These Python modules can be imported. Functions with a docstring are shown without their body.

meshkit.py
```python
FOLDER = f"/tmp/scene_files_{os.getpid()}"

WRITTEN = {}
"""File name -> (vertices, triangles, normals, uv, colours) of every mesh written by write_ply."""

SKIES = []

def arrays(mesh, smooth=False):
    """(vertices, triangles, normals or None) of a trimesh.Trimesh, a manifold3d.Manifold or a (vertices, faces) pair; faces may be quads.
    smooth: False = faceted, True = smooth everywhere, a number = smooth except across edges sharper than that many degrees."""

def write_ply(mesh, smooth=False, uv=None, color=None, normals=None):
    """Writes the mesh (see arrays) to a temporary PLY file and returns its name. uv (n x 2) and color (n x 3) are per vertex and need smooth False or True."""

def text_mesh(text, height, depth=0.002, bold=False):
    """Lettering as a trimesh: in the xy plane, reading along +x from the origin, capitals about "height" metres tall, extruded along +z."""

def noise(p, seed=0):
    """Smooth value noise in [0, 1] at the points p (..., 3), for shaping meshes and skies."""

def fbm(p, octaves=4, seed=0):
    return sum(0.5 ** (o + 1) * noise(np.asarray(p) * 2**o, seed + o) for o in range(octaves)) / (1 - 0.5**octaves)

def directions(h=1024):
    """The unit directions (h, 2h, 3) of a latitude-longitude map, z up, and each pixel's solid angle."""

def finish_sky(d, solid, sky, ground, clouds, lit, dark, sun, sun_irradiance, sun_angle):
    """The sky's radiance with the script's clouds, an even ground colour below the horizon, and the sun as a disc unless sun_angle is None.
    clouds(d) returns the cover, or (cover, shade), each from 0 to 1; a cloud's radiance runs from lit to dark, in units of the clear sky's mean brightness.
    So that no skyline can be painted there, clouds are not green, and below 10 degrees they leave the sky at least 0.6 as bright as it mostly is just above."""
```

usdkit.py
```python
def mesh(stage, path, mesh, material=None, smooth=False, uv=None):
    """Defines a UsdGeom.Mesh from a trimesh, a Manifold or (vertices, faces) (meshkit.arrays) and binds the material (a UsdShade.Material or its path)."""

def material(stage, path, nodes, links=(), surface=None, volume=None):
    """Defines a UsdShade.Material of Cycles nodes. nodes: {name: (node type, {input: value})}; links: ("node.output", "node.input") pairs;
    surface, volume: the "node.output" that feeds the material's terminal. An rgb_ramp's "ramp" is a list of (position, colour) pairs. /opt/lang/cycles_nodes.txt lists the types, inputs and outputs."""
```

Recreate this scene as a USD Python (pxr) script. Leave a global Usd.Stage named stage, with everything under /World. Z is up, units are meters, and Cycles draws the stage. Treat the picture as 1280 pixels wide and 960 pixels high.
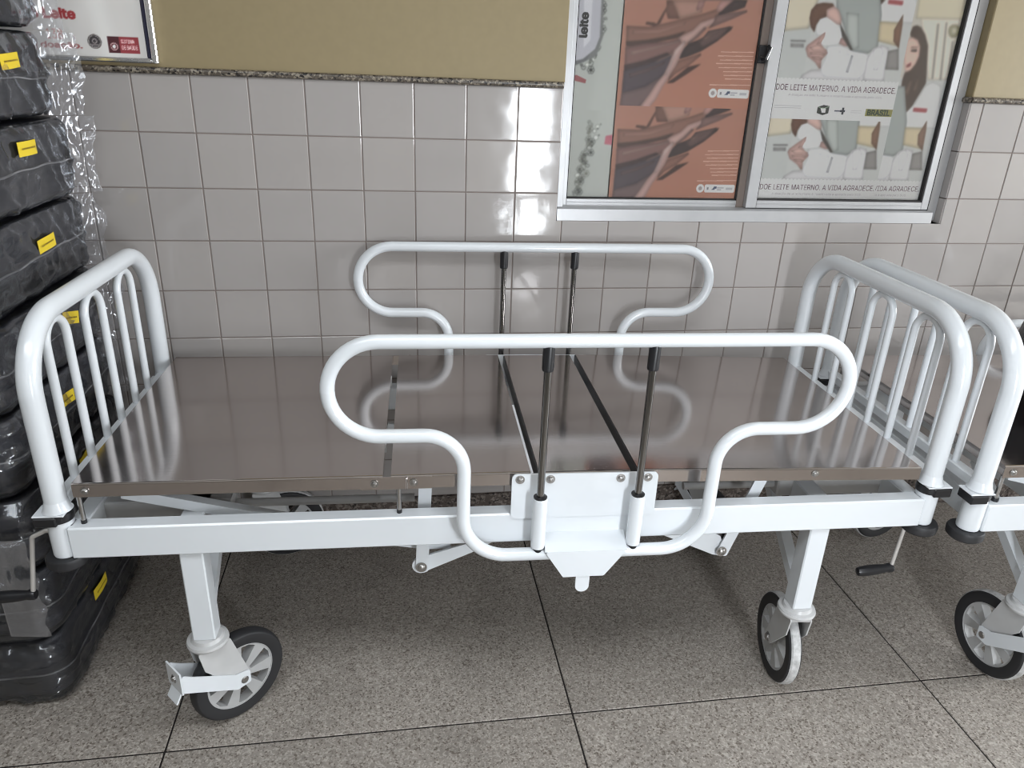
import math, random, numpy as np, trimesh, usdkit, meshkit
from pxr import Usd, UsdGeom, UsdLux, UsdShade, Gf, Sdf
from shapely.geometry import Polygon, box as sbox, Point
from PIL import Image, ImageDraw, ImageFilter, ImageFont
import glob
rng = random.Random(7); nrg = np.random.default_rng(7)
stage = Usd.Stage.CreateInMemory()
UsdGeom.SetStageUpAxis(stage, UsdGeom.Tokens.z); UsdGeom.SetStageMetersPerUnit(stage, 1.0)
UsdGeom.Xform.Define(stage, '/World'); UsdGeom.Scope.Define(stage, '/World/Looks')

# ------------------------------------------------------------------ camera
CAM = np.array([-0.3627, -2.2664, 1.5306]); YAW, PITCH, ROLL, FPX = 0.1646, 0.3996, 0.0389, 926.56
def camera():
    cy, sy, cp, sp, cr, sr = math.cos(YAW), math.sin(YAW), math.cos(PITCH), math.sin(PITCH), math.cos(ROLL), math.sin(ROLL)
    f = np.array([sy*cp, cy*cp, -sp]); r = np.array([cy, -sy, 0]); u = np.cross(r, f)
    r2, u2 = cr*r + sr*u, -sr*r + cr*u
    c = UsdGeom.Camera.Define(stage, '/World/camera')
    m = Gf.Matrix4d(*r2, 0, *u2, 0, *(-f), 0, *CAM, 1)
    c.AddTransformOp().Set(m)
    c.CreateHorizontalApertureAttr(36.0); c.CreateVerticalApertureAttr(27.0)
    c.CreateFocalLengthAttr(36.0*FPX/1280); c.CreateClippingRangeAttr(Gf.Vec2f(0.05, 100))
    c.CreateExposureAttr(-1.42)
camera()
# ------------------------------------------------------------------ light: daylight through the openings of the room
def rect_light(name, pos, look, w, h, power, col):
    l = UsdLux.RectLight.Define(stage, '/World/' + name)
    d = np.array(look, float); d /= np.linalg.norm(d); zax = -d
    x = np.cross([0, 0, 1.0], zax); x = x/np.linalg.norm(x); y = np.cross(zax, x)
    l.AddTransformOp().Set(Gf.Matrix4d(*x, 0, *y, 0, *zax, 0, *pos, 1))
    l.CreateWidthAttr(w); l.CreateHeightAttr(h); l.CreateIntensityAttr(power); l.CreateColorAttr(Gf.Vec3f(*col))
XR, YF, XL, ZC = 5.2, -2.85, -3.3, 2.9        # room: right wall, wall behind the camera, left wall, ceiling
WB = (-2.7, -0.6, 0.70, 2.4)                # window in the right wall: y0 y1 z0 z1
WA = (0.37, 0.72, 0.40, 1.46)                # narrow glazed door in the wall behind the camera: x0 x1 z0 z1
WC = (-2.1, 1.1, -2.7, -1.75)                 # skylight in the ceiling: x0 x1 y0 y1
rect_light('daylight_right', (XR+0.16, (WB[0]+WB[1])/2, (WB[2]+WB[3])/2), (-1, 0, 0), WB[1]-WB[0], WB[3]-WB[2], 75, (0.93, 0.97, 1.0))
rect_light('daylight_door', ((WA[0]+WA[1])/2, YF-0.16, (WA[2]+WA[3])/2), (0, 1, 0), WA[1]-WA[0], WA[3]-WA[2], 130, (0.90, 0.95, 1.0))
rect_light('daylight_above', ((WC[0]+WC[1])/2, (WC[2]+WC[3])/2, ZC+0.2), (0, 0.001, -1), WC[1]-WC[0], WC[3]-WC[2], 19, (0.93, 0.97, 1.0))
dome = UsdLux.DomeLight.Define(stage, '/World/sky'); dome.CreateIntensityAttr(0.6); dome.CreateColorAttr(Gf.Vec3f(0.8, 0.9, 1.0))

# ------------------------------------------------------------------ helpers
COUNT = {}
def numbered(parent, name):
    k = COUNT[(parent, name)] = COUNT.get((parent, name), -1) + 1
    return f'{parent}/{name}' if k == 0 else f'{parent}/{name}_{k:03d}'
def tag(p, label=None, cat=None, group=None, kind=None):
    for k, v in (('label', label), ('category', cat), ('group', group), ('kind', kind)):
        if v: p.SetCustomDataByKey(k, v)
    return p
def thing(name, label, cat, loc=(0, 0, 0), rotz=0.0, group=None, kind=None):
    x = UsdGeom.Xform.Define(stage, numbered('/World', name))
    if any(loc): x.AddTranslateOp().Set(Gf.Vec3d(*map(float, loc)))
    if rotz: x.AddRotateZOp().Set(math.degrees(rotz))
    return tag(x.GetPrim(), label, cat, group, kind)
def cat_(ms):
    v, f, n = [], [], 0
    for m in ms:
        a, b = (m.vertices, m.faces) if hasattr(m, 'vertices') else m
        v.append(np.asarray(a, float)); f.append(np.asarray(b) + n); n += len(a)
    return np.vstack(v), np.vstack(f)
def part(name, m, mat, parent, smooth=40, label=None, colors=None, kind=None):
    par = parent if isinstance(parent, str) else str(parent.GetPath())
    if isinstance(m, list): m = cat_(m)
    if hasattr(m, 'vertices'): m = (m.vertices, m.faces)
    p = usdkit.mesh(stage, numbered(par, name), m, mat, smooth=smooth)
    if colors is not None:
        UsdGeom.PrimvarsAPI(p).CreatePrimvar('paint', Sdf.ValueTypeNames.Color3fArray, 'vertex').Set(
            [Gf.Vec3f(*map(float, c)) for c in colors])
    return tag(p.GetPrim(), label, kind=kind)
def rbox(x0, x1, y0, y1, z0, z1, c=0.002):
    c = min(c, 0.45*min(x1-x0, y1-y0, z1-z0)); pts = []
    for sx, x in ((1, x0), (-1, x1)):
        for sy, y in ((1, y0), (-1, y1)):
            for sz, z in ((1, z0), (-1, z1)):
                pts += [(x+sx*c, y+sy*c, z), (x+sx*c, y, z+sz*c), (x, y+sy*c, z+sz*c)]
    return trimesh.convex.convex_hull(np.array(pts))
def frame_to(d):
    d = np.asarray(d, float); d = d/np.linalg.norm(d)
    a = np.array([0, 0, 1.0]) if abs(d[2]) < 0.9 else np.array([1.0, 0, 0])
    u = np.cross(a, d); u /= np.linalg.norm(u); return u, np.cross(d, u), d
def sweep(P, r, n=14, caps=True, closed=False):
    P = np.asarray(P, float); m = len(P); R = np.full(m, r) if np.ndim(r) == 0 else np.asarray(r)
    T = np.gradient(P, axis=0); T /= np.linalg.norm(T, axis=1)[:, None]
    u, v, _ = frame_to(T[0]); V = []
    for i in range(m):
        u = u - T[i]*(u@T[i]); u /= np.linalg.norm(u); v = np.cross(T[i], u)
        k = np.arange(n)/n*2*np.pi
        V.append(P[i] + R[i]*(np.cos(k)[:, None]*u + np.sin(k)[:, None]*v))
    V = np.vstack(V); F = []
    for i in range(m-1):
        a = i*n + np.arange(n); b = i*n + (np.arange(n)+1) % n
        F += [np.c_[a, b, b+n], np.c_[a, b+n, a+n]]
    if caps:
        V = np.vstack([V, P[0], P[-1]]); k = np.arange(n)
        F += [np.c_[(k+1) % n, k, np.full(n, m*n)], np.c_[(m-1)*n+k, (m-1)*n+(k+1) % n, np.full(n, m*n+1)]]
    return V, np.vstack(F)
def rod(a, b, r, n=14): return sweep([a, b], r, n)
def bend(pts, rad, seg=8):
    """polyline with its corners rounded to the given radius"""
    P = [np.asarray(p, float) for p in pts]; rad = rad if isinstance(rad, (list, tuple)) else [rad]*(len(P)-2); out = [P[0]]
    for i in range(1, len(P)-1):
        a, b = P[i-1]-P[i], P[i+1]-P[i]; a /= np.linalg.norm(a); b /= np.linalg.norm(b)
        th = math.acos(np.clip(a@b, -1, 1)); t = rad[i-1]/math.tan(th/2); c = P[i] + (a+b)/np.linalg.norm(a+b)*rad[i-1]/math.sin(th/2)
        s, e = P[i]+a*t-c, P[i]+b*t-c; w = math.pi-th
        for k in np.linspace(0, 1, seg+1):
            out.append(c + (s*math.sin((1-k)*w) + e*math.sin(k*w))/math.sin(w))
    out.append(P[-1]); return np.array(out)
def lathe(prof, o, d, n=28):
    """profile of (radius, height) points turned about the axis d through o"""
    u, v, w = frame_to(d); k = np.arange(n)/n*2*np.pi; V = []
    for r, h in prof: V.append(np.asarray(o) + h*w + max(r, 1e-5)*(np.cos(k)[:, None]*u + np.sin(k)[:, None]*v))
    V = np.vstack(V); F = []
    for i in range(len(prof)-1):
        a = i*n + np.arange(n); b = i*n + (np.arange(n)+1) % n
        F += [np.c_[a, b, b+n], np.c_[a, b+n, a+n]]
    return V, np.vstack(F)
def disc(o, d, r, h, c=0.001, n=24): return lathe([(0, 0), (r-c, 0), (r, c), (r, h-c), (r-c, h), (0, h)], o, d, n)
def extr(poly, t, o, ex, ey):
    """flat shape (shapely polygon or points) in the plane o, ex, ey, thickened by t along ex x ey"""
    if not hasattr(poly, 'geom_type'): poly = Polygon(poly)
    ms = []
    for g in getattr(poly, 'geoms', [poly]):
        if g.geom_type != 'Polygon' or g.area < 1e-9: continue
        m = trimesh.creation.extrude_polygon(g, t, engine='earcut'); ex_, ey_ = np.asarray(ex, float), np.asarray(ey, float)
        V = np.asarray(o) + m.vertices[:, :1]*ex_ + m.vertices[:, 1:2]*ey_ + m.vertices[:, 2:]*np.cross(ex_, ey_); ms.append((V, m.faces))
    return cat_(ms)
def rnd(poly, r):
    p = Polygon(poly).buffer(0); q = p.buffer(-r).buffer(r, 6)
    return q if not q.is_empty else p
def bolt(o, d, r=0.007): return lathe([(r*1.5, 0), (r*1.5, 0.0012), (r*1.05, 0.0012), (r, 0.003), (r*0.7, 0.0055), (0, 0.0062)], o, d, 16)

# ------------------------------------------------------------------ materials
L = '/World/Looks/'
def mat(name, nodes, links, surface='p.BSDF'): return usdkit.material(stage, L + name, nodes, links, surface=surface)
def plain(name, col, rough=0.5, metal=0.0, bump=None, var=0.0, vscale=6.0, **kw):
    N = {'p': ('principled_bsdf', dict(base_color=col, roughness=rough, metallic=metal, **kw))}; K = []
    if var or bump:
        N['g'] = ('geometry', {})
        N['n'] = ('noise_texture', {'scale': vscale, 'detail': 5.0}); K.append(('g.position', 'n.vector'))
    if var:
        c = np.array(col)
        N['r'] = ('rgb_ramp', {'ramp': [(0.3, tuple(c*(1-var))), (0.7, tuple(np.minimum(c*(1+var), 1)))]})
        K += [('n.fac', 'r.fac'), ('r.color', 'p.base_color')]
    if bump:
        N['b'] = ('bump', {'strength': bump[0], 'distance': bump[1]}); K += [('n.fac', 'b.height'), ('b.normal', 'p.normal')]
    return mat(name, N, K)
WHITE = plain('white_enamel', (0.69, 0.72, 0.75), 0.22, bump=(0.05, 0.001), vscale=30, coat_weight=0.3, coat_roughness=0.1)
GREYP = plain('grey_enamel', (0.50, 0.50, 0.50), 0.35, var=0.05, vscale=20)
RIM = plain('grey_plastic', (0.40, 0.40, 0.40), 0.5)
RUBBER = plain('black_rubber', (0.018, 0.018, 0.02), 0.55, bump=(0.1, 0.001), vscale=60)
TREAD = plain('lit_tread_film', (0.5, 0.5, 0.5), 0.4, var=0.25, vscale=70)  # protective film, its colour lightened for the light falling on the tread
BLACKP = plain('black_plastic', (0.012, 0.012, 0.014), 0.35)
CHROME = plain('chrome', (0.24, 0.235, 0.23), 0.10, 1.0)
BOLT = plain('bolt_steel', (0.45, 0.44, 0.43), 0.3, 1.0)
STEEL = mat('brushed_stainless', {
    'g': ('geometry', {}), 'm': ('mapping', {'scale': (0.6, 90.0, 1.0)}), 'n': ('noise_texture', {'scale': 9.0, 'detail': 4.0}),
    'w': ('noise_texture', {'scale': 2.2, 'detail': 2.0}), 'b': ('bump', {'strength': 0.035, 'distance': 0.0006}),
    'b2': ('bump', {'strength': 0.10, 'distance': 0.004}), 'r': ('rgb_ramp', {'ramp': [(0.3, (0.085,)*3), (0.7, (0.13,)*3)]}),
    'p': ('principled_bsdf', {'base_color': (0.52, 0.478, 0.462), 'metallic': 1.0})},
    [('g.position', 'm.vector'), ('m.vector', 'n.vector'), ('g.position', 'w.vector'), ('n.fac', 'b.height'), ('w.fac', 'b2.height'),
     ('b2.normal', 'b.normal'), ('n.fac', 'r.fac'), ('r.color', 'p.roughness'), ('b.normal', 'p.normal')])
ALU = plain('aluminium', (0.46, 0.46, 0.47), 0.38, 0.4, var=0.04, vscale=15)
ALU_SHADED = plain('shaded_aluminium', (0.20, 0.16, 0.14), 0.4, 0.3)  # the same aluminium, darkened for the stile that stands in shade
GASKET = plain('black_gasket', (0.012, 0.010, 0.010), 0.7)
TILES = []
for k, c in enumerate([(0.365, 0.340, 0.327), (0.35, 0.327, 0.315), (0.373, 0.347, 0.332), (0.36, 0.337, 0.326)]):
    TILES.append(mat(f'glazed_tile_{"abcd"[k]}', {
        'g': ('geometry', {}), 'n': ('noise_texture', {'scale': 9.0, 'detail': 1.5}), 'b': ('bump', {'strength': 0.6, 'distance': 0.0022}),
        'p': ('principled_bsdf', {'base_color': c, 'roughness': 0.085, 'specular_ior_level': 0.5})},
        [('g.position', 'n.vector'), ('n.fac', 'b.height'), ('b.normal', 'p.normal')]))
GROUT = plain('grout', (0.20, 0.165, 0.15), 0.9)
YELLOW = plain('yellow_wall_paint', (0.268, 0.212, 0.115), 0.55, bump=(0.15, 0.002), var=0.03, vscale=40)
PALE = plain('pale_wall_paint', (0.34, 0.325, 0.295), 0.7)
CEIL = plain('white_ceiling_paint', (0.38, 0.37, 0.36), 0.8)
def speckle(name, a, b, c, scale, rough, stain=0.0):
    N = {'g': ('geometry', {}), 'v': ('voronoi_texture', {'scale': scale, 'randomness': 1.0}), 's': ('separate_color', {'color_type': 'rgb'}),
         'r': ('rgb_ramp', {'ramp': [(0.0, c), (0.10, c), (0.14, a), (0.62, a), (0.8, b), (1.0, b)]}),
         'n': ('noise_texture', {'scale': scale*0.35, 'detail': 6.0}), 'x': ('rgb_ramp', {'ramp': [(0.3, (0.78,)*3), (0.7, (1.12,)*3)]}),
         'm': ('vector_math', {'math_type': 'multiply'}), 'p': ('principled_bsdf', {'roughness': rough}),
         'd': ('noise_texture', {'scale': 3.1, 'detail': 5.0, 'roughness': 0.6}), 'dr': ('rgb_ramp', {'ramp': [(0.28, (1-stain,)*3), (0.5, (1.0,)*3)]}),
         'm2': ('vector_math', {'math_type': 'multiply'}), 'bu': ('bump', {'strength': 0.12, 'distance': 0.001})}
    K = [('g.position', 'v.vector'), ('g.position', 'n.vector'), ('g.position', 'd.vector'), ('v.color', 's.color'), ('s.r', 'r.fac'), ('n.fac', 'x.fac'),
         ('r.color', 'm.vector1'), ('x.color', 'm.vector2'), ('m.vector', 'm2.vector1'), ('d.fac', 'dr.fac'), ('dr.color', 'm2.vector2'), ('m2.vector', 'p.base_color'),
         ('n.fac', 'bu.height'), ('bu.normal', 'p.normal')]
    return mat(name, N, K)
TERRAZZO = [speckle(f'terrazzo_{"abc"[k]}', tuple(np.array((0.292, 0.262, 0.232))*s), tuple(np.array((0.42, 0.385, 0.345))*s), (0.155, 0.13, 0.11), 235+15*k, 0.42, 0.22) for k, s in enumerate((1.0, 0.95, 1.05))]
SKIRT = speckle('dark_terrazzo', (0.085, 0.066, 0.055), (0.20, 0.17, 0.15), (0.03, 0.022, 0.02), 130, 0.5)
GRANITE = speckle('granite', (0.10, 0.082, 0.065), (0.27, 0.235, 0.185), (0.015, 0.012, 0.01), 190, 0.3)
JOINT = plain('black_joint', (0.012, 0.009, 0.008), 0.8)
BRIGHT = plain('bright_steel_rod', (0.72, 0.70, 0.68), 0.3, 0.6)
VINYL = plain('dark_vinyl', (0.013, 0.014, 0.022), 0.45, bump=(0.3, 0.003), vscale=25)
LABELY = plain('yellow_label_paper', (0.78, 0.58, 0.03), 0.6)
INK = plain('brown_ink', (0.25, 0.17, 0.02), 0.7)
def film(name, bump, gloss, haze): return mat(name, {
    'g': ('geometry', {}), 'n': ('noise_texture', {'scale': 11.0, 'detail': 2.5, 'distortion': 1.0}), 'b': ('bump', {'strength': bump, 'distance': 0.006}),
    'f': ('fresnel', {'IOR': 1.5}), 'a': ('math', {'math_type': 'multiply_add', 'value2': gloss, 'value3': 0.02}), 't': ('transparent_bsdf', {'color': (0.96, 0.96, 0.97)}),
    'gl': ('glossy_bsdf', {'color': (0.9, 0.92, 0.95), 'roughness': 0.13}), 'd': ('diffuse_bsdf', {'color': (0.6, 0.6, 0.62)}),
    'm1': ('mix_closure', {}), 'm2': ('mix_closure', {'fac': haze})},
    [('g.position', 'n.vector'), ('n.fac', 'b.height'), ('b.normal', 'gl.normal'), ('b.normal', 'f.normal'), ('f.fac', 'a.value1'), ('a.value', 'm1.fac'),
     ('t.BSDF', 'm1.closure1'), ('gl.BSDF', 'm1.closure2'), ('m1.closure', 'm2.closure1'), ('d.BSDF', 'm2.closure2')], 'm2.closure')
WRAP = film('clear_plastic_film', 0.75, 1.3, 0.028); FLAP = film('loose_plastic_film', 0.25, 0.75, 0.055)
GLASS = mat('window_pane_glass', {'f': ('fresnel', {'IOR': 1.45}), 't': ('transparent_bsdf', {'color': (0.98, 0.975, 0.97)}), 'gl': ('glossy_bsdf', {'roughness': 0.03}), 'm': ('mix_closure', {})},
    [('f.fac', 'm.fac'), ('t.BSDF', 'm.closure1'), ('gl.BSDF', 'm.closure2')], 'm.closure')
PRINT = mat('printed_paper', {'a': ('attribute', {'attribute': 'paint'}), 'p': ('principled_bsdf', {'roughness': 0.45})}, [('a.color', 'p.base_color')])
PAPER = plain('white_paper', (0.62, 0.61, 0.60), 0.6)

# ------------------------------------------------------------------ the setting
PITCH_T, Z0 = 0.15, 0.14
OX0, OX1, OZ0, OZ1, OD = 0.132, 1.455, 1.107, 2.25, 0.05           # window opening in the tiled wall
wall = thing('wall_back', 'white tiled wall with yellow paint above a granite ledge behind the bed', None, kind='structure')
hole = sbox(OX0, OZ0, OX1, OZ1); XZ = ((1, 0, 0), (0, 0, 1))
def wallslab(x0, x1, z0, z1, y0, y1): return extr(sbox(x0, z0, x1, z1).difference(hole), y1-y0, (0, y1, 0), *XZ)
part('grout', wallslab(XL, XR, 0, 1.489, 0.0016, 0.2), GROUT, wall, False)
part('painted_plaster', wallslab(XL, XR, 1.489, ZC, 0.0, 0.2), YELLOW, wall, False)
def tile(p, y, dv, tilt):
    """one glazed tile: a flat face with eased edges, its shape p cut where the window is"""
    b = 0.0016; inn = p.buffer(-b, join_style=2)
    cs = lambda q: np.array(q.exterior.coords)[:-1]
    o, i = cs(p), cs(inn); n = len(o)
    if len(i) != n: return extr(p, 0.006, (0, y+0.006, 0), *XZ)
    k = np.argmin(np.hypot(*(i-o[0]).T)); i = np.roll(i, -k, 0)
    if np.hypot(*(i[1]-o[1])) > 0.01: i = np.roll(i[::-1], 1, 0)
    if Polygon(o).exterior.is_ccw is False: o, i = o[::-1], i[::-1]
    c = o.mean(0); dy = lambda q: y + (q-c)@np.array(tilt)
    V = np.vstack([np.c_[o[:, 0], np.full(n, y+0.006), o[:, 1]], np.c_[o[:, 0], dy(o)+b*0.7, o[:, 1]], np.c_[i[:, 0], dy(i), i[:, 1]]]); F = []
    for l in (0, 1):
        for k in range(n):
            a, b2 = l*n+k, l*n+(k+1) % n; F += [[a, b2, b2+n], [a, b2+n, a+n]]
    t = trimesh.creation.triangulate_polygon(Polygon(i), engine='earcut')
    idx = [int(np.argmin(np.hypot(*(i-q).T))) for q in t[0]]
    F += [[2*n+idx[f] for f in tri] for tri in t[1]]
    return V, np.array(F)
for r in range(9):
    for c in range(-11, 15):
        x, z = c*PITCH_T, Z0+r*PITCH_T; g = 0.0016
        p = sbox(x+g, z+g, x+PITCH_T-g, z+PITCH_T-g).difference(hole)
        if p.is_empty or p.area < 4e-4: continue
        part('tile', tile(p, rng.uniform(-0.0004, 0.0003), 0, (rng.gauss(0, 0.0022), rng.gauss(0, 0.0022))), TILES[rng.randrange(4)], wall, False)
# tiled reveal of the window: right side and sill
for r in range(6, 9):
    z = Z0+r*PITCH_T; z0 = max(z+0.0016, OZ0); part('reveal_tile', rbox(OX1-0.004, OX1+0.004, 0.002, OD, z0, z+PITCH_T-0.0016, 0.001), TILES[r % 4], wall, False)
for c in range(0, 10):
    x0, x1 = max(c*PITCH_T+0.0016, OX0), min((c+1)*PITCH_T-0.0016, OX1); part('sill_tile', rbox(x0, x1, 0.002, OD, OZ0-0.005, OZ0, 0.001), TILES[c % 4], wall, False)
part('reveal_plaster', [rbox(OX1-0.003, OX1+0.003, 0.001, OD, 1.505, OZ1, 0.001), rbox(OX0-0.003, OX0+0.003, 0.001, OD, 1.505, OZ1, 0.001)], YELLOW, wall, False)
def ledge(x0, x1):
    n = 10; k = np.linspace(-math.pi/2, math.pi/2, n); prof = np.c_[-0.006-0.008*np.cos(k), 1.4975+0.0085*np.sin(k)]
    prof = np.vstack([[0.01, 1.489], prof, [0.01, 1.506]])
    return extr(prof, x1-x0, (x0, 0, 0), (0, 1, 0), (0, 0, 1))
part('granite_ledge', ledge(XL, 0.130), GRANITE, wall)
part('granite_ledge', [ledge(OX1-0.007, XR), rbox(OX1-0.014, OX1, -0.006, OD, 1.489, 1.506, 0.004)], GRANITE, wall)
part_b = thing('baseboard_back', 'dark speckled terrazzo skirting along the foot of the tiled wall', None, kind='structure')
for x0, x1 in ((XL, -0.9395), (-0.9383, 0.0605), (0.0617, 1.0605), (1.0617, 2.0605), (2.0617, XR)):
    part('skirting_piece', rbox(x0, x1, -0.012, 0.01, 0.0, Z0, 0.004), SKIRT, part_b)
fl = thing('floor', 'grey brown terrazzo floor in square slabs with thin black joints', None, kind='structure')
part('joint', rbox(XL, XR, YF, 0.2, -0.06, -0.0025, 0.001), JOINT, fl, False)
xs = [XL]+[-2.9389+k for k in range(8)]+[XR]; ys = [YF, -1.8731, -0.8731, 0.01]
for i in range(len(xs)-1):
    for j in range(len(ys)-1):
        if xs[i+1]-xs[i] < 0.05: continue
        g = 0.0022
        part('slab', rbox(xs[i]+g, xs[i+1]-g, ys[j]+g, ys[j+1]-g, -0.05, 0.0, 0.0015), TERRAZZO[(i*2+j) % 3], fl, False)
def holed(name, label, rects, frame):
    """a wall of the room with its openings; frame maps (along, up, thickness) to the world"""
    s = thing(name, label, None, kind='structure'); o, ex, ey, w, t = frame
    poly = sbox(0, 0, w, ZC)
    for r in rects: poly = poly.difference(sbox(*r))
    part('plaster', extr(poly, t, o, ex, ey), PALE, s, False); return s
wr = holed('wall_right', 'pale painted wall with a wide window at the right end of the room', [(WB[0]-YF, WB[2], WB[1]-YF, WB[3])], ((XR, YF, 0), (0, 1, 0), (0, 0, 1), -YF+0.2, 0.12))
wl = holed('wall_left', 'pale painted wall beyond the mattress stack', [], ((XL-0.12, YF, 0), (0, 1, 0), (0, 0, 1), -YF+0.2, 0.12))
wf = holed('wall_front', 'pale painted wall with a narrow glazed door behind the viewer', [(WA[0]-XL, WA[2], WA[1]-XL, WA[3])], ((XL, YF-0.12, 0), (1, 0, 0), (0, 0, 1), XR-XL, -0.12))
s = thing('ceiling', 'white painted ceiling of the ward', None, kind='structure'); part('plaster', extr(sbox(XL, YF, XR, 0.2).difference(sbox(WC[0], WC[2], WC[1], WC[3])), 0.1, (0, 0, ZC), (1, 0, 0), (0, 1, 0)), CEIL, s, False)
def bars(name, label, o, ex, x0, x1, z0, z1, nx, nz):
    s = thing(name, label, None, kind='structure'); ex = np.array(ex, float); o = np.array(o, float); ey = np.array([0, 0, 1.0])
    outer = sbox(x0, z0, x1, z1); f = outer.difference(outer.buffer(-0.05, join_style=2))
    part('frame', extr(f, 0.04, o, ex, ey), ALU, s, False)
    for k in range(1, nx):
        x = x0+(x1-x0)*k/nx; part('glazing_bar', extr(sbox(x-0.018, z0, x+0.018, z1), 0.03, o, ex, ey), ALU, s, False)
    for k in range(1, nz):
        z = z0+(z1-z0)*k/nz; part('glazing_bar', extr(sbox(x0, z-0.018, x1, z+0.018), 0.03, o, ex, ey), ALU, s, False)
bars('window_2', 'wide glazed window in the right wall', (XR+0.05, 0, 0), (0, 1, 0), *WB, 3, 2)
bars('door_1', 'glazed door behind the viewer', (0, YF-0.05, 0), (-1, 0, 0), -WA[1], -WA[0], WA[2], WA[3], 1, 4)
s = thing('window_3', 'skylight in the ceiling above the viewer', None, kind='structure'); q = sbox(WC[0], WC[2], WC[1], WC[3])
part('frame', extr(q.difference(q.buffer(-0.04, join_style=2)), 0.04, (0, 0, ZC+0.03), (1, 0, 0), (0, 1, 0)), ALU, s, False)
for k in (1, 2, 3):
    x = WC[0]+(WC[1]-WC[0])*k/4; part('glazing_bar', rbox(x-0.015, x+0.015, WC[2], WC[3], ZC+0.03, ZC+0.06, 0.002), ALU, s, False)

# ------------------------------------------------------------------ the poster window
win = thing('window_1', 'aluminium sliding window with posters behind its two panes', None, kind='structure')
part('sill_channel', [extr([(0.0, 1.108), (0.06, 1.108), (0.06, 1.149), (0.012, 1.147), (0.002, 1.143)], 1.285, (0.134, 0, 0), (0, 1, 0), (0, 0, 1))], ALU, win, 20)
part('jamb', rbox(0.134, 0.153, 0.012, 0.066, 1.147, 2.2, 0.0015), ALU, win, False)
part('jamb', rbox(1.409, 1.450, 0.030, 0.066, 1.112, 2.2, 0.0015), ALU, win, False)
part('jamb_lip', rbox(1.4075, 1.4125, 0.022, 0.034, 1.147, 2.2, 0.001), GASKET, win, False)
part('head', rbox(0.134, 1.45, 0.012, 0.066, 2.2, 2.25, 0.0015), ALU, win, False)
part('backing_board', rbox(0.134, 1.452, 0.068, 0.074, 1.11, 2.25, 0.001), PAPER, win, False)
def sash(x0, x1, z0, y0, y1, ls, rs, bot, yg, rmat):
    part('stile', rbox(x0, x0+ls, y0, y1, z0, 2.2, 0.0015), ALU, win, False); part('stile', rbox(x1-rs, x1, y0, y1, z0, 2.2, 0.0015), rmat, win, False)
    part('rail', [rbox(x0+ls, x1-rs, y0, y1, z0, z0+bot, 0.0015), rbox(x0+ls, x1-rs, y0-0.002, y0+0.004, z0+bot*0.45, z0+bot*0.6, 0.001)], ALU, win, False)
    gx0, gx1, gz = x0+ls, x1-rs, z0+bot; w = 0.005
    part('gasket', [rbox(gx0, gx0+w*0.5, y0+0.002, yg+0.002, gz, 2.2, 0.0005), rbox(gx1-w, gx1, y0+0.002, yg+0.002, gz, 2.2, 0.0005), rbox(gx0, gx1, y0+0.002, yg+0.002, gz, gz+w, 0.0005)], GASKET, win, False)
    part('pane', rbox(gx0, gx1, yg-0.0015, yg+0.0015, gz, 2.2, 0.0005), GLASS, win, False)
sash(0.152, 0.762, 1.147, 0.041, 0.060, 0.018, 0.028, 0.022, 0.0475, ALU_SHADED)
sash(0.757, 1.4065, 1.150, 0.018, 0.040, 0.036, 0.025, 0.024, 0.034, ALU)
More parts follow.
